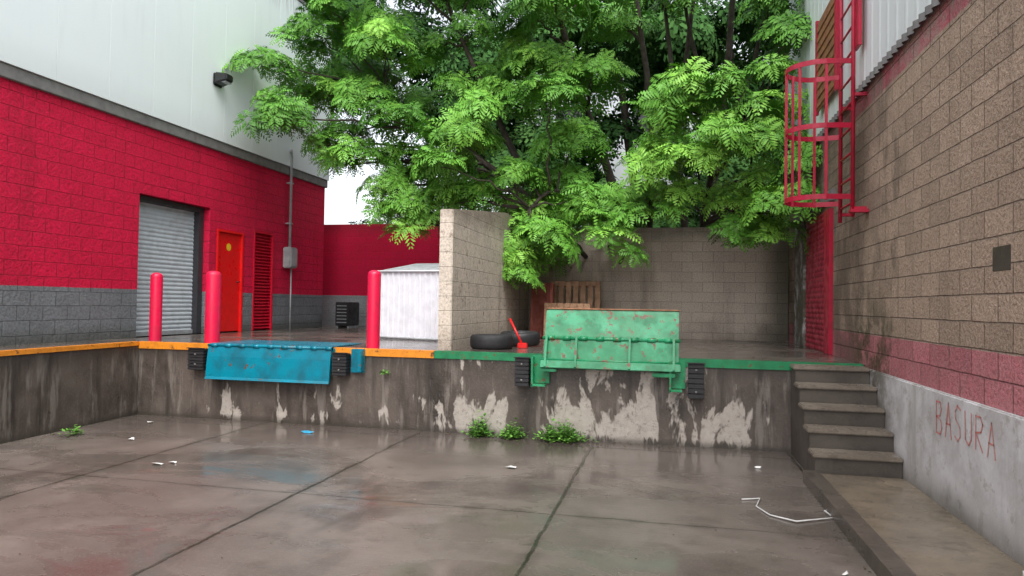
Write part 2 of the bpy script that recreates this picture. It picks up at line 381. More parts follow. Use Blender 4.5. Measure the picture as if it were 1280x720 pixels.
for a,b in ((12.923,12.967),(13.612,13.657)): box('louver_frame',LX-.1,LX+.015,a,b,DZ+.004,3.135,MAT_REDL,LB,.004)
box('louver_frame_head',LX-.1,LX+.015,12.97,13.61,3.09,3.135,MAT_REDL,LB,.004)
mb=empty('electrical_meter_box')
box('box_body',LX+.01,LX+.20,14.02,14.32,2.42,2.88,MAT_GREY,mb,.02)
box('box_lid',LX+.201,LX+.215,14.05,14.29,2.46,2.84,MAT_GREY,mb,.005)
tube('conduit',[(LX+.09,14.17,2.88),(LX+.09,14.17,4.88),(LX+.1,14.13,5.0),(LX+.16,14.02,5.02),(LX+.2,13.94,4.96)],.03,MAT_GREY,mb)
tube('lower_conduit',[(LX+.09,14.25,2.42),(LX+.09,14.25,DZ)],.018,MAT_GREY,mb)
for z in (3.4,4.3): box('conduit_clip',LX,LX+.13,14.12,14.22,z,z+.03,MAT_GREY,mb,.003)
wl=empty('wall_lamp')
box('back_plate',LX+.078,LX+.11,11.37,11.63,5.67,5.90,MAT_BLACK,wl,.02)
bm=bmesh.new(); bmesh.ops.create_cube(bm,size=1)
for v in bm.verts:
    f=v.co.x>0; v.co=Vector((LX+.11+(.24 if f else 0),11.5+v.co.y*(.22 if f else .27),5.80+v.co.z*(.12 if f else .22)+(.02 if f else 0)))
bmesh.ops.bevel(bm,geom=bm.edges[:],offset=.02,segments=3,affect='EDGES')
me=bpy.data.meshes.new('lamp_hood'); bm.to_mesh(me); bm.free(); obj('lamp_hood',me,wl,MAT_BLACK)
box('lens',LX+.15,LX+.33,11.41,11.59,5.725,5.738,MAT_GREY,wl,.003)

# ------------------------------------------------------------------ boundary walls
box('boundary_wall',-9.5,-3.3,17.0,17.2,DZ-.3,3.72,MAT_BACKRED,None,.01)
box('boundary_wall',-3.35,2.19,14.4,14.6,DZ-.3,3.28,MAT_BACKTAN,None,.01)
bm=bmesh.new()
pf=[(9.13,DZ-.2),(14.38,DZ-.2),(14.38,3.30),(12.3,3.34),(9.13,2.98)]
va=[bm.verts.new((-3.10,a,b)) for a,b in pf]; vb=[bm.verts.new((-2.91,a,b)) for a,b in pf]
bm.faces.new(va); bm.faces.new(vb[::-1])
for i in range(5):
    j=(i+1)%5; bm.faces.new((va[i],vb[i],vb[j],va[j]))
bmesh.ops.recalc_face_normals(bm,faces=bm.faces); bmesh.ops.bevel(bm,geom=bm.edges[:],offset=.012,segments=2,affect='EDGES')
me=bpy.data.meshes.new('partition_block_wall'); bm.to_mesh(me); bm.free(); obj('partition_block_wall',me,None,MAT_PART)

# ------------------------------------------------------------------ right warehouse
RB=empty('warehouse_building'); RX=2.2
wall_open('block_wall','X',RX,-5,14.4,1.03,4.35,[(10.95,12.5,DZ,3.1)],.25,MAT_RIGHT,RB)
box('plinth',RX-.03,RX+.3,-5,DY-.001,-.1,1.028,MAT_PLINTH,RB,.012)
box('inner_mass',RX+.31,RX+9,-5,14.38,.5,9,MAT_TRIM,RB,0)
sheet('cladding',(RX-.04,-5,4.33),(0,1,0),(0,0,1),(-1,0,0),19.45,5.2,.30,.006,MAT_CLADR,RB,'rib')
sheet('cladding_flashing',(RX-.055,-5,4.27),(0,1,0),(0,0,1),(-1,0,0),19.45,.075,.16,.018,MAT_TRIM,RB,'sine')
mesh('cladding_end',[(RX-.04,14.45,4.3),(RX+9,14.45,4.3),(RX+9,14.45,9.5),(RX-.04,14.45,9.5)],[(0,1,2,3)],MAT_CLADR,RB)
box('end_block',RX+.001,RX+9,14.40,14.44,.9,4.3,MAT_RIGHT,RB,0)
sheet('side_shutter',(RX-.02,10.96,DZ),(0,0,1),(0,1,0),(-1,0,0),2.06,1.53,.08,.015,MAT_MAROON,RB,'slat')
box('shutter_post',RX-.055,RX+.06,10.6,10.95,DZ,3.12,MAT_LADDER,RB,.008)
box('concrete_pilaster',RX-.05,RX+.05,12.6,13.5,DZ,3.2,MAT_PLINTH,RB,.012)
box('lintel',RX-.06,RX+.05,10.5,13.5,3.21,3.38,MAT_TRIM,RB,.01)
box('hatch_panel',RX-.12,RX-.095,9.95,11.15,4.62,5.95,MAT_RUSTW,RB,.004)
for i in range(9):
    box('hatch_slat',RX-.135,RX-.121,9.98,11.12,4.66+i*.14,4.74+i*.14,MAT_RUSTW,RB,.003)
box('hatch_frame',RX-.14,RX-.093,9.88,9.948,4.58,6.0,MAT_LADDER,RB,.004)
box('hatch_frame',RX-.14,RX-.093,11.152,11.22,4.58,6.0,MAT_LADDER,RB,.004)
box('access_door_frame',RX-.14,RX-.093,8.72,8.95,4.75,7.4,MAT_LADDER,RB,.006)
box('block_patch',RX-.004,RX+.02,5.30,5.57,1.98,2.15,MAT_RISER,RB,.003)

L={'B':[[(0,0),(0,1),(.45,1),(.6,.8),(.45,.57),(.02,.52),(.55,.42),(.68,.2),(.5,0),(0,0)]],'A':[[(0,0),(.35,1),(.7,0)],[(.1,.4),(.6,.4)]],
   'S':[[(.65,.9),(.3,1),(.05,.82),(.12,.6),(.55,.4),(.6,.15),(.35,0),(0,.1)]],'U':[[(0,1),(.05,.15),(.4,0),(.65,.2),(.65,1)]],
   'R':[[(0,0),(0,1),(.45,1),(.65,.8),(.5,.56),(.03,.5),(.65,0)]]}
gv=[];gf=[]
yy=6.55
for ch in 'BASURA':
    sz=.27+random.uniform(-.03,.03); oz=.70+random.uniform(-.02,.02)
    for st in L[ch]:
        pts=[Vector((RX-.034,yy-p[0]*.18,oz+p[1]*sz)) for p in st]
        for a,b in zip(pts,pts[1:]):
            t=(b-a).normalized(); nrm=Vector((0,-t.z,t.y))*.0065
            i=len(gv); gv+=[a-nrm-t*.004,b-nrm+t*.004,b+nrm+t*.004,a+nrm-t*.004]; gf.append((i,i+1,i+2,i+3))
    yy-=.195
mesh('graffiti_text',gv,gf,MAT_GRAF,RB)

# ------------------------------------------------------------------ walkway with kerb and stairs
wk=empty('sidewalk')
prism('paving',[(1.56,-5),(2.168,-5),(2.168,7.38),(1.42,7.38)],0,.10,MAT_WALK,MAT_KERB,wk)
strip('kerb',(1.55,-5),(1.41,7.4),.14,0,.12,MAT_KERB,wk)
st=empty('concrete_stairs')
for i in range(5):
    z1=.10+.192*(i+1) if i<4 else 1.05
    y0=7.42+i*.29
    box('step_body',1.385,2.165,y0,DY-.004 if i==4 else y0+.30,0.0,z1-.05,MAT_RISER,st,.004)
    box('step_tread',1.36,2.166,y0-.03,(y0+.29-.032) if i<4 else DY-.018,z1-.049,z1,MAT_STEP,st,.012)

# ------------------------------------------------------------------ bollards
def bollard(x,y,h,r):
    prof=[(r*1.0,0),(r,h-.06),(r*.93,h-.03),(r*.72,h-.008),(r*.35,h+.005),(.001,h+.008)]
    vs=[];fs=[];n=28
    for (rr,z) in prof:
        for j in range(n): a=2*math.pi*j/n; vs.append((x+rr*math.cos(a),y+rr*math.sin(a),DZ+z))
    for i in range(len(prof)-1):
        for j in range(n): fs.append((i*n+j,i*n+(j+1)%n,(i+1)*n+(j+1)%n,(i+1)*n+j))
    return mesh('bollard',vs,fs,MAT_BOLL,None,True)
bollard(-7.74,9.36,1.03,.088); bollard(-6.55,9.09,1.05,.107); bollard(-4.01,9.06,1.07,.09)

# ------------------------------------------------------------------ dock levelers
def bumper(x0,x1,z0,z1,par,y=DY):
    n=7; t=(z1-z0)/n
    for i in range(n): box('rubber_pad',x0,x1,y-.15-(.008 if i%2 else 0),y-.02,z0+i*t+.002,z0+(i+1)*t-.002,MAT_RUB,par,.006)
    box('bumper_plate',x0-.012,x1+.012,y-.17,y-.13,z1,z1+.012,MAT_BLACK,par,.002)
    for z in (z0+.08,z1-.08): tube('bolt',[(x0+(x1-x0)/2,y-.165,z),(x0+(x1-x0)/2,y-.15,z)],.014,MAT_TRIM,par,6)
bl=empty('dock_leveler')
box('deck_plate',-6.36,-4.50,DY-.06,DY+.9,DZ+.008,DZ+.022,MAT_BLUE,bl,.004)
bm=bmesh.new()
pr=[(DY-.06,DZ+.018),(DY-.09,DZ-.01),(DY-.12,DZ-.16),(DY-.15,DZ-.44),(DY-.17,DZ-.475),(DY-.135,DZ-.48),(DY-.11,DZ-.42),(DY-.09,DZ-.16),(DY-.05,DZ-.03)]
va=[bm.verts.new((-6.38,a,b)) for a,b in pr]; vb=[bm.verts.new((-4.49,a,b)) for a,b in pr]
bm.faces.new(va);bm.faces.new(vb[::-1])
for i in range(len(pr)):
    j=(i+1)%len(pr); bm.faces.new((va[i],vb[i],vb[j],va[j]))
bmesh.ops.recalc_face_normals(bm,faces=bm.faces)
me=bpy.data.meshes.new('hanging_lip'); bm.to_mesh(me); bm.free(); obj('hanging_lip',me,bl,MAT_BLUE)
tube('hinge_rod',[(-6.39,DY-.085,DZ-.005),(-4.48,DY-.085,DZ-.005)],.02,MAT_BLUE,bl)
for i in range(9):
    x=-6.33+i*.22; tube('hinge_knuckle',[(x,DY-.09,DZ-.006),(x+.09,DY-.09,DZ-.006)],.028,MAT_BLUE,bl)
for x in (-6.2,-5.48,-4.78): box('lip_rib',x-.012,x+.012,DY-.08,DY-.02,DZ-.4,DZ-.06,MAT_BLUE,bl,.003)
bumper(-6.67,-6.42,DZ-.36,DZ-.06,bl); bumper(-4.45,-4.24,DZ-.36,DZ-.06,bl)
box('side_mount',-4.22,-4.03,DY-.05,DY-.017,DZ-.32,DZ+.0,MAT_BLUE,bl,.006)
box('side_mount_flange',-4.08,-4.03,DY-.14,DY-.051,DZ-.30,DZ-.02,MAT_BLUE,bl,.006)
box('face_plate',-6.40,-4.47,DY-.03,DY-.017,DZ-.3,DZ,MAT_BLUE,bl,.003)

gl=empty('dock_leveler')
def slab(name,x0,x1,ya,za,yb,zb,t,mat,par,bev=.004):
    a=Vector((0,ya,za));b=Vector((0,yb,zb));d=(b-a).normalized();n=Vector((0,-d.z,d.y))*t
    bm=bmesh.new(); q=[a,b,b+n,a+n]
    va=[bm.verts.new((x0,p.y,p.z)) for p in q]; vb=[bm.verts.new((x1,p.y,p.z)) for p in q]
    bm.faces.new(va);bm.faces.new(vb[::-1])
    for i in range(4): j=(i+1)%4; bm.faces.new((va[i],vb[i],vb[j],va[j]))
    bmesh.ops.recalc_face_normals(bm,faces=bm.faces)
    bmesh.ops.bevel(bm,geom=bm.edges[:],offset=bev,segments=2,affect='EDGES')
    me=bpy.data.meshes.new(name); bm.to_mesh(me); bm.free(); return obj(name,me,par,mat)
slab('raised_lip',-1.58,.09,DY+.03,1.27,DY+.16,1.64,.02,MAT_GREENP,gl)
slab('lip_rim',-1.585,.095,DY+.15,1.635,DY+.155,1.65,.03,MAT_RUSTW,gl,.003)
slab('lower_plate',-1.58,.09,DY-.07,.98,DY+.02,1.30,.018,MAT_GREENP,gl)
slab('bottom_channel',-1.60,.11,DY-.13,.90,DY-.10,.99,.05,MAT_GREENP,gl)
tube('hinge_rod',[(-1.6,DY-.0,1.275),(.11,DY-.0,1.275)],.022,MAT_GREENP,gl)
tube('lower_rod',[(-1.6,DY-.13,1.01),(.11,DY-.13,1.01)],.016,MAT_GREENP,gl)
for x in (-1.54,-1.16,-.50,.03):
    slab('hinge_lug',x-.014,x+.014,DY-.16,.92,DY-.03,1.30,.035,MAT_GREENP,gl,.003)
for i in range(8):
    x=-1.55+i*.21; tube('hinge_knuckle',[(x,DY-.0,1.275),(x+.1,DY-.0,1.275)],.033,MAT_GREENP,gl)
bumper(-1.93,-1.75,.66,1.02,gl); bumper(.20,.39,.60,1.02,gl)
for x0,x1 in ((-1.72,-1.50),(-.02,.17)):
    box('mount_plate',x0-.0,x1,DY-.045,DY-.017,.70,1.05,MAT_GREENP,gl,.006)
    box('mount_flange',x0,x0+.025,DY-.15,DY-.046,.66,1.04,MAT_GREENP,gl,.005)
    box('mount_foot',x0,x1-.04,DY-.15,DY-.046,.67,.695,MAT_GREENP,gl,.003)
box('cross_arm_left',-1.60,-1.40,DY-.15,DY-.11,.86,.898,MAT_GREENP,gl,.005)
box('cross_arm_right',-.22,.05,DY-.15,DY-.11,.84,.89,MAT_GREENP,gl,.005)

# ------------------------------------------------------------------ caged ladder
cl=empty('caged_ladder')
LY0,LY1,LXc=8.88,9.50,2.05
for yv in (LY0,LY1): tube('side_rail',[(LXc,yv,2.78),(LXc,yv,7.6)],.024,MAT_LADDER,cl)
for i in range(16): tube('rung',[(LXc,LY0,2.95+i*.3),(LXc,LY1,2.95+i*.3)],.014,MAT_LADDER,cl,8)
def hoop(z,ym=9.19,w=.36,dp=.70):
    pts=[(LXc,LY0,z)]
    for i in range(17):
        a=math.pi*i/16; pts.append((LXc-dp+.40-math.sin(a)*.40,ym-math.cos(a)*w,z))
    pts.append((LXc,LY1,z))
    bar=[Vector(p) for p in pts]; vs=[];fs=[]
    for i,p in enumerate(bar):
        a=bar[max(0,i-1)];b=bar[min(len(bar)-1,i+1)];t=(b-a).normalized();n=Vector((t.y,-t.x,0))*.005
        for q,dz in ((p-n,-.03),(p+n,-.03),(p+n,.03),(p-n,.03)): vs.append(q+Vector((0,0,dz)))
    for i in range(len(bar)-1):
        for j in range(4): k2=(j+1)%4; fs.append((i*4+j,i*4+k2,(i+1)*4+k2,(i+1)*4+j))
    mesh('cage_hoop',vs,fs,MAT_LADDER,cl)
for z in (3.02,3.86,4.62): hoop(z)
for i in (0,4,8,12,16):
    a=math.pi*i/16; x=LXc-.70+.40-math.sin(a)*.392; yv=9.19-math.cos(a)*.352
    box('cage_bar',x-.016,x+.016,yv-.006,yv+.006,2.98,4.65,MAT_LADDER,cl,.002)
for z in (2.86,4.2):
    for yv in (LY0,LY1): box('wall_bracket',LXc-.02,RX-.0,yv-.02,yv+.02,z,z+.04,MAT_LADDER,cl,.003)
box('foot_bracket',LXc-.05,RX-.0,LY0-.12,LY0-.02,2.82,2.86,MAT_LADDER,cl,.003)

# ------------------------------------------------------------------ shed, tires, pallets etc
cp=empty('corrugated_metal_shed')
a=Vector((-5.02,11.45,DZ)); b=Vector((-3.15,11.0,DZ)); d=(b-a); ln=d.length; d.normalize(); nn=Vector((d.y,-d.x,0))
sheet('front_sheet',a,d,(0,0,1),nn,ln,1.17,.11,.018,MAT_WHITE,cp,'rib')
sheet('side_sheet',a,-nn,(0,0,1),-d,1.2,1.17,.11,.018,MAT_WHITE,cp,'rib')
q=[a+Vector((0,0,1.17)),b+Vector((0,0,1.17)),b-nn*1.2+Vector((0,0,1.38)),a-nn*1.2+Vector((0,0,1.38))]
mesh('roof_sheet',[q[0]+nn*.05,q[1]+nn*.05,q[2],q[3]],[(0,1,2,3)],MAT_GREY,cp)
tube('top_rail',[q[0]+nn*.03,q[1]+nn*.03],.018,MAT_WHITE,cp,8)
tube('corner_post',[a,a+Vector((0,0,1.17))],.022,MAT_WHITE,cp,8)
tube('bottom_rail',[a+nn*.03+Vector((0,0,.03)),b+nn*.03+Vector((0,0,.03))],.018,MAT_GREY,cp,8)
def tire(x,y,z,R=.31,w=.2,tilt=0):
    prof=[(.19,-.08),(.24,-.1),(R-.03,-.095),(R-.005,-.07),(R,-.02),(R,.02),(R-.005,.07),(R-.03,.095),(.24,.1),(.19,.08),(.175,.0)]
    vs=[];fs=[];n=36;m=len(prof);Rt=Matrix.Rotation(tilt,3,'X')
    for j in range(n):
        an=2*math.pi*j/n
        for i,(r,h) in enumerate(prof):
            rr=r-(.012 if (j%2 and 3<=i<=6) else 0)
            p=Rt@Vector((rr*math.cos(an),rr*math.sin(an),h)); vs.append(p+Vector((x,y,z)))
    for j in range(n):
        for i in range(m): fs.append((j*m+i,((j+1)%n)*m+i,((j+1)%n)*m+(i+1)%m,j*m+(i+1)%m))
    return mesh('tire',vs,fs,MAT_RUB,None,True)
tire(-2.50,9.75,DZ+.10); tire(-2.25,10.5,DZ+.12,tilt=.05)
br=empty('broom')
tube('handle',[(-2.12,10.0,DZ+.08),(-2.33,10.15,DZ+.42)],.016,MAT_REDD,br,8)
box('brush_head',-2.17,-2.03,9.95,10.02,DZ+.0,DZ+.08,MAT_REDD,br,.01)
def pallet(x0,y,lean,mat,h=1.0,w=.95):
    p=empty('wooden_pallet'); Rt=Matrix.Rotation(lean,4,'X')
    def b(nm,a0,a1,b0,b1,c0,c1):
        o=box(nm,a0,a1,b0,b1,c0,c1,mat,p,.004,seg=1)
        o.data.transform(Rt); o.data.transform(Matrix.Translation((x0,y,DZ+.01)))
    for i in range(7): b('deck_board',i*(w-.1)/6,i*(w-.1)/6+.1,-.02,0,0,h)
    for z in (0,h/2-.05,h-.1): b('stringer',0,w,.002,.09,z,z+.1)
    for i in range(3): b('bottom_board',i*(w-.1)/2,i*(w-.1)/2+.1,.092,.11,0,h)
pallet(-2.30,13.55,-.12,MAT_WOOD,1.10,.95); pallet(-2.62,13.1,-.15,MAT_WOODR,1.05,.42); pallet(-2.3,12.8,-.1,MAT_WOOD,.66,.85)
ac=empty('air_conditioner_unit')
box('casing',-7.95,-7.6,15.7,16.3,DZ+.05,DZ+.62,MAT_BLACK,ac,.015)
for i in range(6): box('grille_bar',-7.9,-7.65,15.675,15.695,DZ+.12+i*.08,DZ+.14+i*.08,MAT_GREY,ac,.002)
for x in (-7.93,-7.66): box('foot',x,x+.04,15.75,16.25,DZ,DZ+.048,MAT_GREY,ac,.002)
cb=empty('plastic_crate')
for i in range(4): box('slat',-6.15,-5.7,14.9,14.93,DZ+.05+i*.15,DZ+.14+i*.15,MAT_BLACK,cb,.004)
box('tub',-6.16,-5.69,14.935,15.4,DZ,DZ+.62,MAT_BLACK,cb,.01)
tube('metal_rail',[(-7.5,16.2,DZ+.3),(-6.0,16.2,DZ+.3)],.02,MAT_GREY,None)
dp=empty('drain_pipe')
tube('stub',[(2.17,4.76,.36),(2.10,4.76,.36),(2.07,4.76,.33),(2.07,4.76,.14)],.024,MAT_PVC,dp)
tube('collar',[(2.07,4.76,.17),(2.07,4.76,.13)],.032,MAT_PVC,dp)
tube('hose',[(2.14,4.60,.99),(2.10,4.60,.8),(2.12,4.62,.6)],.02,MAT_BLACK,dp)

# ------------------------------------------------------------------ litter
def flake(name,x,y,r,mat,z=.004):
    n=7; vs=[(x+r*random.uniform(.5,1)*math.cos(i*2*math.pi/n)*1.4,y+r*random.uniform(.5,1)*math.sin(i*2*math.pi/n),z+random.uniform(0,.025)) for i in range(n)]
    vs.append((x,y,z+.02)); return mesh(name,vs,[(i,(i+1)%n,n) for i in range(n)],mat)
for (x,y,r) in [(-6.3,7.25,.05),(-5.1,6.25,.06),(-5.0,6.35,.04),(-1.6,7.15,.06),(-6.9,8.3,.05),(.9,7.9,.035),(1.1,4.9,.02)]:
    flake('paper_litter',x,y,r,MAT_PAPER)
flake('paper_litter',-4.55,8.3,.07,MAT_BLUEL)
tube('plastic_strap',[(.62,6.55,.01),(.78,6.62,.012),(.72,6.35,.01),(.8,6.12,.01),(.98,5.98,.015),(1.3,6.18,.01),(1.25,6.3,.03),(1.36,6.45,.01),(1.38,6.1,.02)],.006,MAT_PAPER,None,6)
dv_=[];df_=[]
def speck(x,y,z,s):
    a=random.uniform(0,6.28); i=len(dv_); c,q=math.cos(a)*s,math.sin(a)*s
    dv_.extend([(x-c,y-q,z),(x+q*.4,y-c*.4,z+.006),(x+c,y+q,z+.002),(x-q*.4,y+c*.4,z+.004)]); df_.append((i,i+1,i+2,i+3))
for i in range(300):
    w=random.random()
    if w<.35: speck(random.uniform(-7,1.3),8.84-abs(random.gauss(0,.12)),.005,random.uniform(.008,.025))
    elif w<.6: speck(1.36-abs(random.gauss(0,.10)),random.uniform(3,8.5),.005,random.uniform(.006,.02))
    elif w<.8: speck(random.uniform(-7,1.2),random.uniform(3,8.5),.005,random.uniform(.004,.014))
    else: speck(random.uniform(-7,2),random.uniform(9.1,14),DZ+.005,random.uniform(.01,.03))
mesh('leaf_litter',dv_,df_,MAT_DEBRIS)

# ------------------------------------------------------------------ foliage
def rosettes(npair,wd,nfr,lmin,lmax):
    T=[]
    for k in range(6):
        V=[]
        nf=random.randint(*nfr)
        for f in range(nf):
            az=2*math.pi*(f+random.uniform(-.3,.3))/nf; el=random.uniform(-.1,.75); Lr=random.uniform(lmin,lmax)
            droop=random.uniform(.6,1.3)
            ca,sa=math.cos(az),math.sin(az)
            W_=[]
            for i in range(npair):
                t=(i+1.0)/npair
                def C(t): 
                    r=Lr*t*math.cos(el); return np.array([r,0,Lr*t*math.sin(el)-droop*Lr*t*t*.55])
                c=C(t); tg=C(t+.05)-C(t); tg/=np.linalg.norm(tg)
                pl=Lr*.34*(math.sin(math.pi*min(1,.25+t*.70))**.7)+.02
                for sgn in (-1,1):
                    dirv=tg*.5+np.array([0,sgn*.85,0])+np.array([0,0,-.2+random.uniform(-.2,.15)])
                    dirv/=np.linalg.norm(dirv); w=tg*wd*random.uniform(.8,1.2)
                    m=c+dirv*pl*.55
                    W_+= [c,m-w,c+dirv*pl,m+w]
            for p in W_: V.append(np.array([p[0]*ca-p[1]*sa,p[0]*sa+p[1]*ca,p[2]]))
        T.append(np.array(V))
    return T
ROS=rosettes(7,.022,(7,9),.28,.42)
ROSB=rosettes(4,.05,(6,8),.34,.5)
def quadmesh(name,V,tint,mat,parent):
    n=len(V)//4; me=bpy.data.meshes.new(name)
    me.vertices.add(4*n); me.vertices.foreach_set('co',V.astype(np.float32).ravel())
    me.loops.add(4*n); me.loops.foreach_set('vertex_index',np.arange(4*n,dtype=np.int32))
    me.polygons.add(n); me.polygons.foreach_set('loop_start',np.arange(0,4*n,4,dtype=np.int32)); me.polygons.foreach_set('loop_total',np.full(n,4,dtype=np.int32))
    at=me.attributes.new('tint','FLOAT','POINT'); at.data.foreach_set('value',tint.astype(np.float32))
    me.update(calc_edges=True); me.validate(); return obj(name,me,parent,mat)
def rotm(az,tx,ty):
    return np.array(Matrix.Rotation(tx,3,'X')@Matrix.Rotation(ty,3,'Y')@Matrix.Rotation(az,3,'Z'))
def foliage(name,lobes,mat,parent,per=30,scale=1.0,flat=.7,R=None):
    R=R or ROS; VV=[];TT=[]
    for (cx,cy,cz,r,br) in lobes:
        n=int(per*(r/.6)**2)
        for i in range(n):
            d=rng.normal(size=3); d/=np.linalg.norm(d)
            if d[2]<-.35: d[2]*=-.6
            rr=r*(rng.uniform(.45,1.05)**.6)
            p=np.array([cx,cy,cz])+d*rr*np.array([1.2,1.2,flat])
            T=R[rng.integers(len(R))]; s=scale*rng.uniform(.65,1.2)
            Rm=rotm(rng.uniform(0,6.28),-d[1]*.8+rng.normal()*.3+.25,d[0]*.7+rng.normal()*.3)
            V=T@Rm.T*s+p; VV.append(V)
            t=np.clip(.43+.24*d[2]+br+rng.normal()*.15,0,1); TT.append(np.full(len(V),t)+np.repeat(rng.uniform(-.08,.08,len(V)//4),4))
    V=np.concatenate(VV);T=np.concatenate(TT); return quadmesh(name,V,T,mat,parent)
def inpoly(x,z,P):
    c=False;n=len(P);j=n-1
    for i in range(n):
        if (P[i][1]>z)!=(P[j][1]>z) and x<(P[j][0]-P[i][0])*(z-P[i][1])/(P[j][1]-P[i][1])+P[i][0]: c=not c
        j=i
    return c
def limb_to(forks,c,acc):
    c=Vector(c); f=min(forks,key=lambda q:(q[0]-c).length+ (0 if q[0].z<c.z else 2)); a=f[0]
    mid=a.lerp(c,.5)+Vector((0,0,.18*(c-a).length*.6))
    pts=[]
    for i in range(9):
        t=i/8; p=(1-t)**2*a+2*t*(1-t)*mid+t*t*c; p+=Vector((random.uniform(-1,1),random.uniform(-1,1),random.uniform(-1,1)))*.05*(1 if 0<i<8 else 0); pts.append(p)
    L_=(c-a).length; r0=min(f[1]*.55,.022+.014*L_)
    acc.append(tubedata(pts,[r0*(1-.8*i/8)+.006 for i in range(9)],6))
def joinmesh(name,acc,mat,parent):
    vs=[];fs=[]
    for v,f in acc:
        o=len(vs); vs+=v; fs+=[tuple(i+o for i in q) for q in f]
    return mesh(name,vs,fs,mat,parent,True)

JT=empty('jacaranda_tree')
poly=[(-8.0,6.3),(-7.4,6.9),(-6.6,7.4),(-6.5,9.6),(-.2,9.6),(-.3,7.4),(-.1,5.8),(.0,4.4),(-.5,3.7),(-1.5,3.3),(-2.2,2.5),(-2.9,2.3),(-3.2,3.5),(-4.3,3.75),(-4.9,3.3),(-5.4,3.6),(-5.9,4.3),(-6.8,4.5),(-7.3,5.0),(-7.5,5.7)]
gaps=[(-1.0,4.55,.50),(-.45,6.5,.60),(-.95,5.5,.38),(-3.4,7.3,.22),(-4.9,5.6,.22),(-2.6,5.0,.2),(-1.7,6.7,.2)]
lobes=[]
tries=0
while tries<7000:
    tries+=1
    x=random.uniform(-8,.3);z=random.uniform(2.2,9.6)
    if not inpoly(x,z,poly): continue
    if any(math.hypot(x-g[0],z-g[1])<g[2]+.33 for g in gaps): continue
    if z<3.5 and x<-3.0: continue
    md=.60 if z<8.1 else 1.0
    if any(math.hypot(x-l[0],z-l[2])<md for l in lobes): continue
    yv=13.3+random.uniform(-1.6,1.3)
    if z<3.6: yv=random.uniform(12.4,13.6)
    lobes.append((x,yv,z,random.uniform(.36,.66),random.uniform(-.18,.18)))
edge=[(-7.75,13.3,6.05,.35,.1),(-7.3,13.4,6.9,.3,.1),(-7.6,13.6,6.5,.3,.1),(-7.1,13.3,4.9,.35,.05),(-6.7,13.2,4.5,.35,.1),(-5.1,13.2,3.45,.35,.15),(-5.0,13.0,3.15,.25,.15),(-4.6,13.3,3.7,.4,.1),(-4.1,13.0,3.9,.4,.1),(-3.6,13.2,3.8,.4,.1),(-5.6,13.2,4.0,.4,.05),(-5.3,13.4,4.6,.5,.05),(-4.4,13.3,4.4,.5,.05),
 (-2.85,12.5,2.55,.36,.12),(-2.65,12.3,2.2,.27,.15),(-3.0,12.6,2.2,.25,.1),(-2.3,12.6,3.0,.42,.1),(-1.35,12.6,3.25,.36,.1),(-1.9,12.4,2.75,.28,.1),(-2.8,12.9,3.1,.4,.1),(-.75,12.3,2.6,.22,.2),(-1.1,12.5,2.95,.26,.1),(-.6,12.6,3.3,.28,.1),(-.1,12.5,3.3,.22,.15)]
lobes+=edge
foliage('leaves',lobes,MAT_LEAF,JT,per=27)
acc=[]
stems=[[(-.9,15.4,0),(-1.0,15.3,2.2),(-1.25,15.0,4.2),(-1.9,14.4,6.2),(-2.5,13.8,8.4)],
       [(-.75,15.4,0),(-.6,15.2,2.4),(-.45,14.9,4.4),(-.55,14.4,6.4),(-.9,13.9,8.8)],
       [(-1.1,15.4,0),(-1.5,15.1,2.2),(-2.6,14.5,3.6),(-4.2,13.9,4.9),(-5.8,13.6,6.0)],
       [(-2.6,14.5,3.6),(-3.4,14.1,5.2),(-4.2,13.8,7.0),(-4.9,13.6,8.6)],
       [(-1.0,15.3,2.2),(-1.6,14.5,3.4),(-2.2,13.4,3.9),(-2.6,12.9,3.5)],
       [(-.45,14.9,4.4),(-.05,14.3,5.8),(-.2,13.9,7.8)]]
rads=[(.17,.14,.10,.07,.04),(.15,.12,.09,.06,.04),(.15,.12,.09,.06,.03),(.09,.07,.05,.03),(.08,.06,.04,.03),(.07,.05,.03)]
forks=[]
def smooth_poly(P,Rr,k=4):
    P=[Vector(p) for p in P]; out=[];ro=[]
    for i in range(len(P)-1):
        p0=P[max(0,i-1)];p1=P[i];p2=P[i+1];p3=P[min(len(P)-1,i+2)]
        for j in range(k):
            t=j/k; q=.5*((2*p1)+(p2-p0)*t+(2*p0-5*p1+4*p2-p3)*t*t+(-p0+3*p1-3*p2+p3)*t**3)
            out.append(q+Vector((random.uniform(-1,1),random.uniform(-1,1),0))*.02); ro.append(Rr[i]*(1-t)+Rr[i+1]*t)
    out.append(P[-1]);ro.append(Rr[-1]); return out,ro
for s,r in zip(stems,rads):
    p,rr=smooth_poly(s,r); acc.append(tubedata(p,rr,10)); forks+=[(q,w) for q,w in zip(p,rr) if q.z>2.4]
for l in lobes: limb_to(forks,l[:3],acc)
joinmesh('trunk_and_limbs',acc,MAT_BARK,JT)

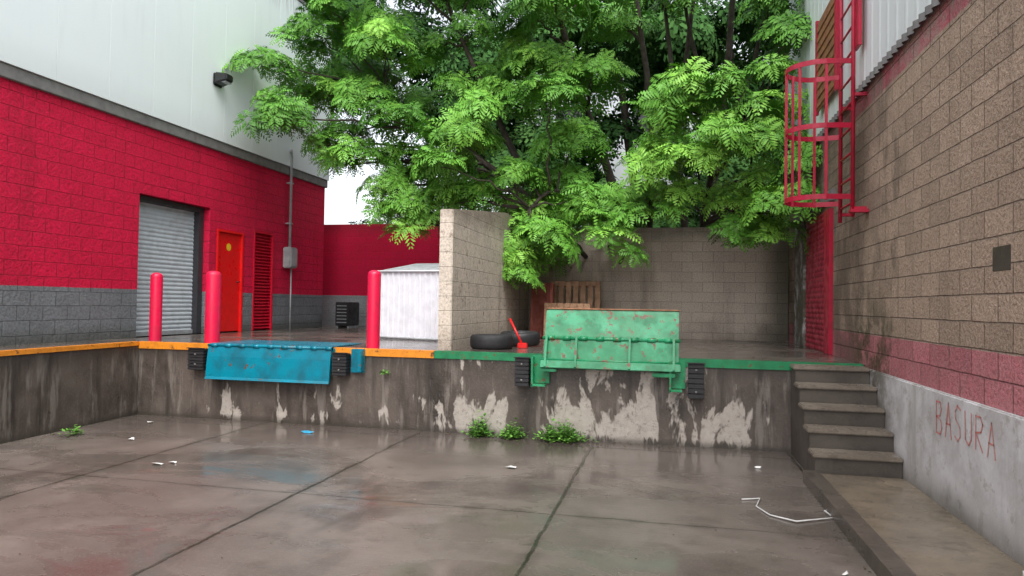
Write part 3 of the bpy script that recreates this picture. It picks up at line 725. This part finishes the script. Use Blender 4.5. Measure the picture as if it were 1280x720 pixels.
J2=empty('jacaranda_tree')
lob2=[]
poly2=[(-.4,4.8),(-.4,4.1),(.0,3.4),(.7,3.2),(1.2,3.0),(1.75,2.8),(2.05,2.9),(2.1,3.9),(2.05,4.9),(1.9,5.7),(1.5,5.6),(.9,5.3),(.3,5.6),(-.1,5.4)]
tries=0
while tries<3000:
    tries+=1; x=random.uniform(-.6,2.05);z=random.uniform(2.8,6)
    if not inpoly(x,z,poly2): continue
    if any(math.hypot(x-l[0],z-l[2])<.47 for l in lob2): continue
    lob2.append((x,random.uniform(11.6,12.9),z,random.uniform(.30,.45),random.uniform(0,.3)))
for c in [(.4,12.9,8.2),(1.2,12.6,7.8),(.6,13.3,9.0),(1.5,13.0,8.8),(1.7,12.9,7.1),(-.3,12.8,8.6),(.2,13.6,7.5),(1.9,12.6,6.3),(1.8,12.8,8.0)]:
    lob2.append((*c,random.uniform(.38,.5),random.uniform(-.25,-.05)))
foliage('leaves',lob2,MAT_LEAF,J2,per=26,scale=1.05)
acc=[];forks=[]
for s,r in (([(.5,15.5,0),(.55,15.4,2.6),(.9,15.0,5.0),(1.1,14.4,7.4),(1.2,13.6,9.2)],(.13,.11,.08,.06,.04)),
            ([(.7,15.5,0),(.3,15.3,2.8),(.1,14.8,5.2),(.4,14.2,8.0)],(.10,.08,.06,.04)),
            ([(.9,15.0,5.0),(.5,14.4,6.3),(.2,14,7.6)],(.06,.045,.03)),
            ([(.9,15.0,5.0),(1.5,14.4,6.4),(1.7,13.6,7.8)],(.06,.045,.03)),
            ([(.55,15.4,2.6),(.7,14.4,4.2),(.9,13.2,4.9),(1.4,12.5,4.6)],(.08,.06,.04,.03))):
    p,rr=smooth_poly(s,r); acc.append(tubedata(p,rr,10)); forks+=[(q,w) for q,w in zip(p,rr) if q.z>3]
for l in lob2: limb_to(forks,l[:3],acc)
joinmesh('trunk_and_limbs',acc,MAT_BARK,J2)

lb=[]
for i in range(125):
    x=random.uniform(-6.5,6);z=random.uniform(2.4,10.5);yv=random.uniform(18.5,23)
    if x<-5.0 and z<5.8: continue
    if -2.2<x<.4 and 4.8<z<8.0 : continue
    lb.append((x,yv,z,random.uniform(.8,1.2),random.uniform(-.2,.15)))
for i in range(34):
    lb.append((random.uniform(-14,-6.5),random.uniform(20,23),random.uniform(8.4,13.5),random.uniform(.9,1.3),random.uniform(-.2,.1)))
bt=empty('background_trees')
foliage('leaves',lb,MAT_LEAFB,bt,per=8,scale=1.5,R=ROSB)
acc=[]
for x in (-11.5,-3.5,-1,1.2,3.5):
    p,rr=smooth_poly([(x,21,0),(x+random.uniform(-.4,.4),21,3),(x+random.uniform(-.8,.8),20.8,6),(x+random.uniform(-1,1),20.6,9)],(.25,.2,.14,.07)); acc.append(tubedata(p,rr,8))
joinmesh('trunks',acc,MAT_BARK,bt)
foliage('shrub',[(-8.3,18.4,3.6,.55,.2),(-7.6,18.6,3.55,.5,.1),(-6.4,18.6,3.9,.5,0.1),(-5.6,18.5,4.2,.6,0),(-6.9,18.6,4.0,.4,.1)],MAT_LEAFB,None,per=16,scale=1.0,R=ROSB)

FB=empty('apartment_building')
wall_open('facade','Y',27,-6,8,0,11,[(x,x+1.3,z,z+1.4) for x in (-4.5,-1.5,1.5,4.5) for z in (2,5,8)],.2,MAT_FARB,FB)
for x in (-4.5,-1.5,1.5,4.5):
    for z in (2,5,8): box('window',x+.02,x+1.28,27.12,27.16,z+.02,z+1.38,MAT_DARK,FB,.003)
box('body',-6,8,27.25,36,0,10.95,MAT_TRIM,FB,0)

def weed(name,cx,cy,w,h,n,z=0.0):
    V=[];T=[]
    for i in range(n):
        bx=cx+rng.normal()*w*.35; by=cy-abs(rng.normal())*.09; hz=z+abs(rng.normal())*h*.5*math.exp(-((bx-cx)/w)**2*1.5)+.01
        az=rng.uniform(0,6.28); l=rng.uniform(.03,.07); el=rng.uniform(-.2,.7)
        d=np.array([math.cos(az)*math.cos(el),math.sin(az)*math.cos(el),math.sin(el)]); s=np.array([-math.sin(az),math.cos(az),0])*l*.32
        p=np.array([bx,by,hz]); V+=[p,p+d*l*.5-s,p+d*l,p+d*l*.5+s]; T+= [float(np.clip(.5+rng.normal()*.25,0,1))]*4
    for i in range(n//18):
        bx=cx+rng.normal()*w*.3; top=np.array([bx+rng.normal()*.06,cy-.06-abs(rng.normal())*.05,z+h*rng.uniform(.5,1.1)]); b=np.array([bx,cy-.03,z]); s=np.array([.003,0,0])
        V+=[b-s,b+s,top+s,top-s];T+=[.3]*4
    quadmesh(name,np.array(V),np.array(T),MAT_WEED,None)
weed('weed_plant',-2.38,DY-.06,.20,.22,450); weed('weed_plant',-1.95,DY-.06,.22,.15,400); weed('weed_plant',-1.33,DY-.08,.38,.20,1000)
weed('weed_plant',-7.15,7.35,.10,.10,80)
weed('weed_plant',-3.72,DY-.02,.05,.06,30,z=.72)

# ------------------------------------------------------------------ light
W=bpy.data.worlds.new('World'); S.world=W; W.use_nodes=True; nt=W.node_tree
bg=nt.nodes['Background']; sky=nt.nodes.new('ShaderNodeTexSky'); sky.sky_type='NISHITA'; sky.sun_disc=False
sky.sun_elevation=math.radians(58); sky.sun_rotation=math.radians(165); sky.air_density=1.2; sky.dust_density=4
hs=nt.nodes.new('ShaderNodeHueSaturation'); hs.inputs['Saturation'].default_value=.28; hs.inputs['Value'].default_value=2.45
nt.links.new(sky.outputs[0],hs.inputs['Color']); nt.links.new(hs.outputs[0],bg.inputs['Color']); bg.inputs['Strength'].default_value=.15
sd=bpy.data.lights.new('sun','SUN'); sd.energy=1.1; sd.angle=math.radians(45); sd.color=(1,.98,.95)
so=bpy.data.objects.new('sun',sd); S.collection.objects.link(so)
az=math.radians(165); el=math.radians(58)
dv=Vector((math.sin(az)*math.cos(el),math.cos(az)*math.cos(el),math.sin(el)))
so.rotation_euler=dv.to_track_quat('Z','Y').to_euler()

# ------------------------------------------------------------------ camera
cd=bpy.data.cameras.new('camera'); cd.lens=24.75; cd.sensor_width=36; cd.clip_end=1000; cd.clip_start=.05
co=bpy.data.objects.new('camera',cd); S.collection.objects.link(co); S.camera=co
co.matrix_world=Matrix.Translation((0,0,1.7))@Matrix.Rotation(math.radians(12.8),4,'Z')@Matrix.Rotation(math.radians(91.3),4,'X')@Matrix.Rotation(math.radians(.9),4,'Z')
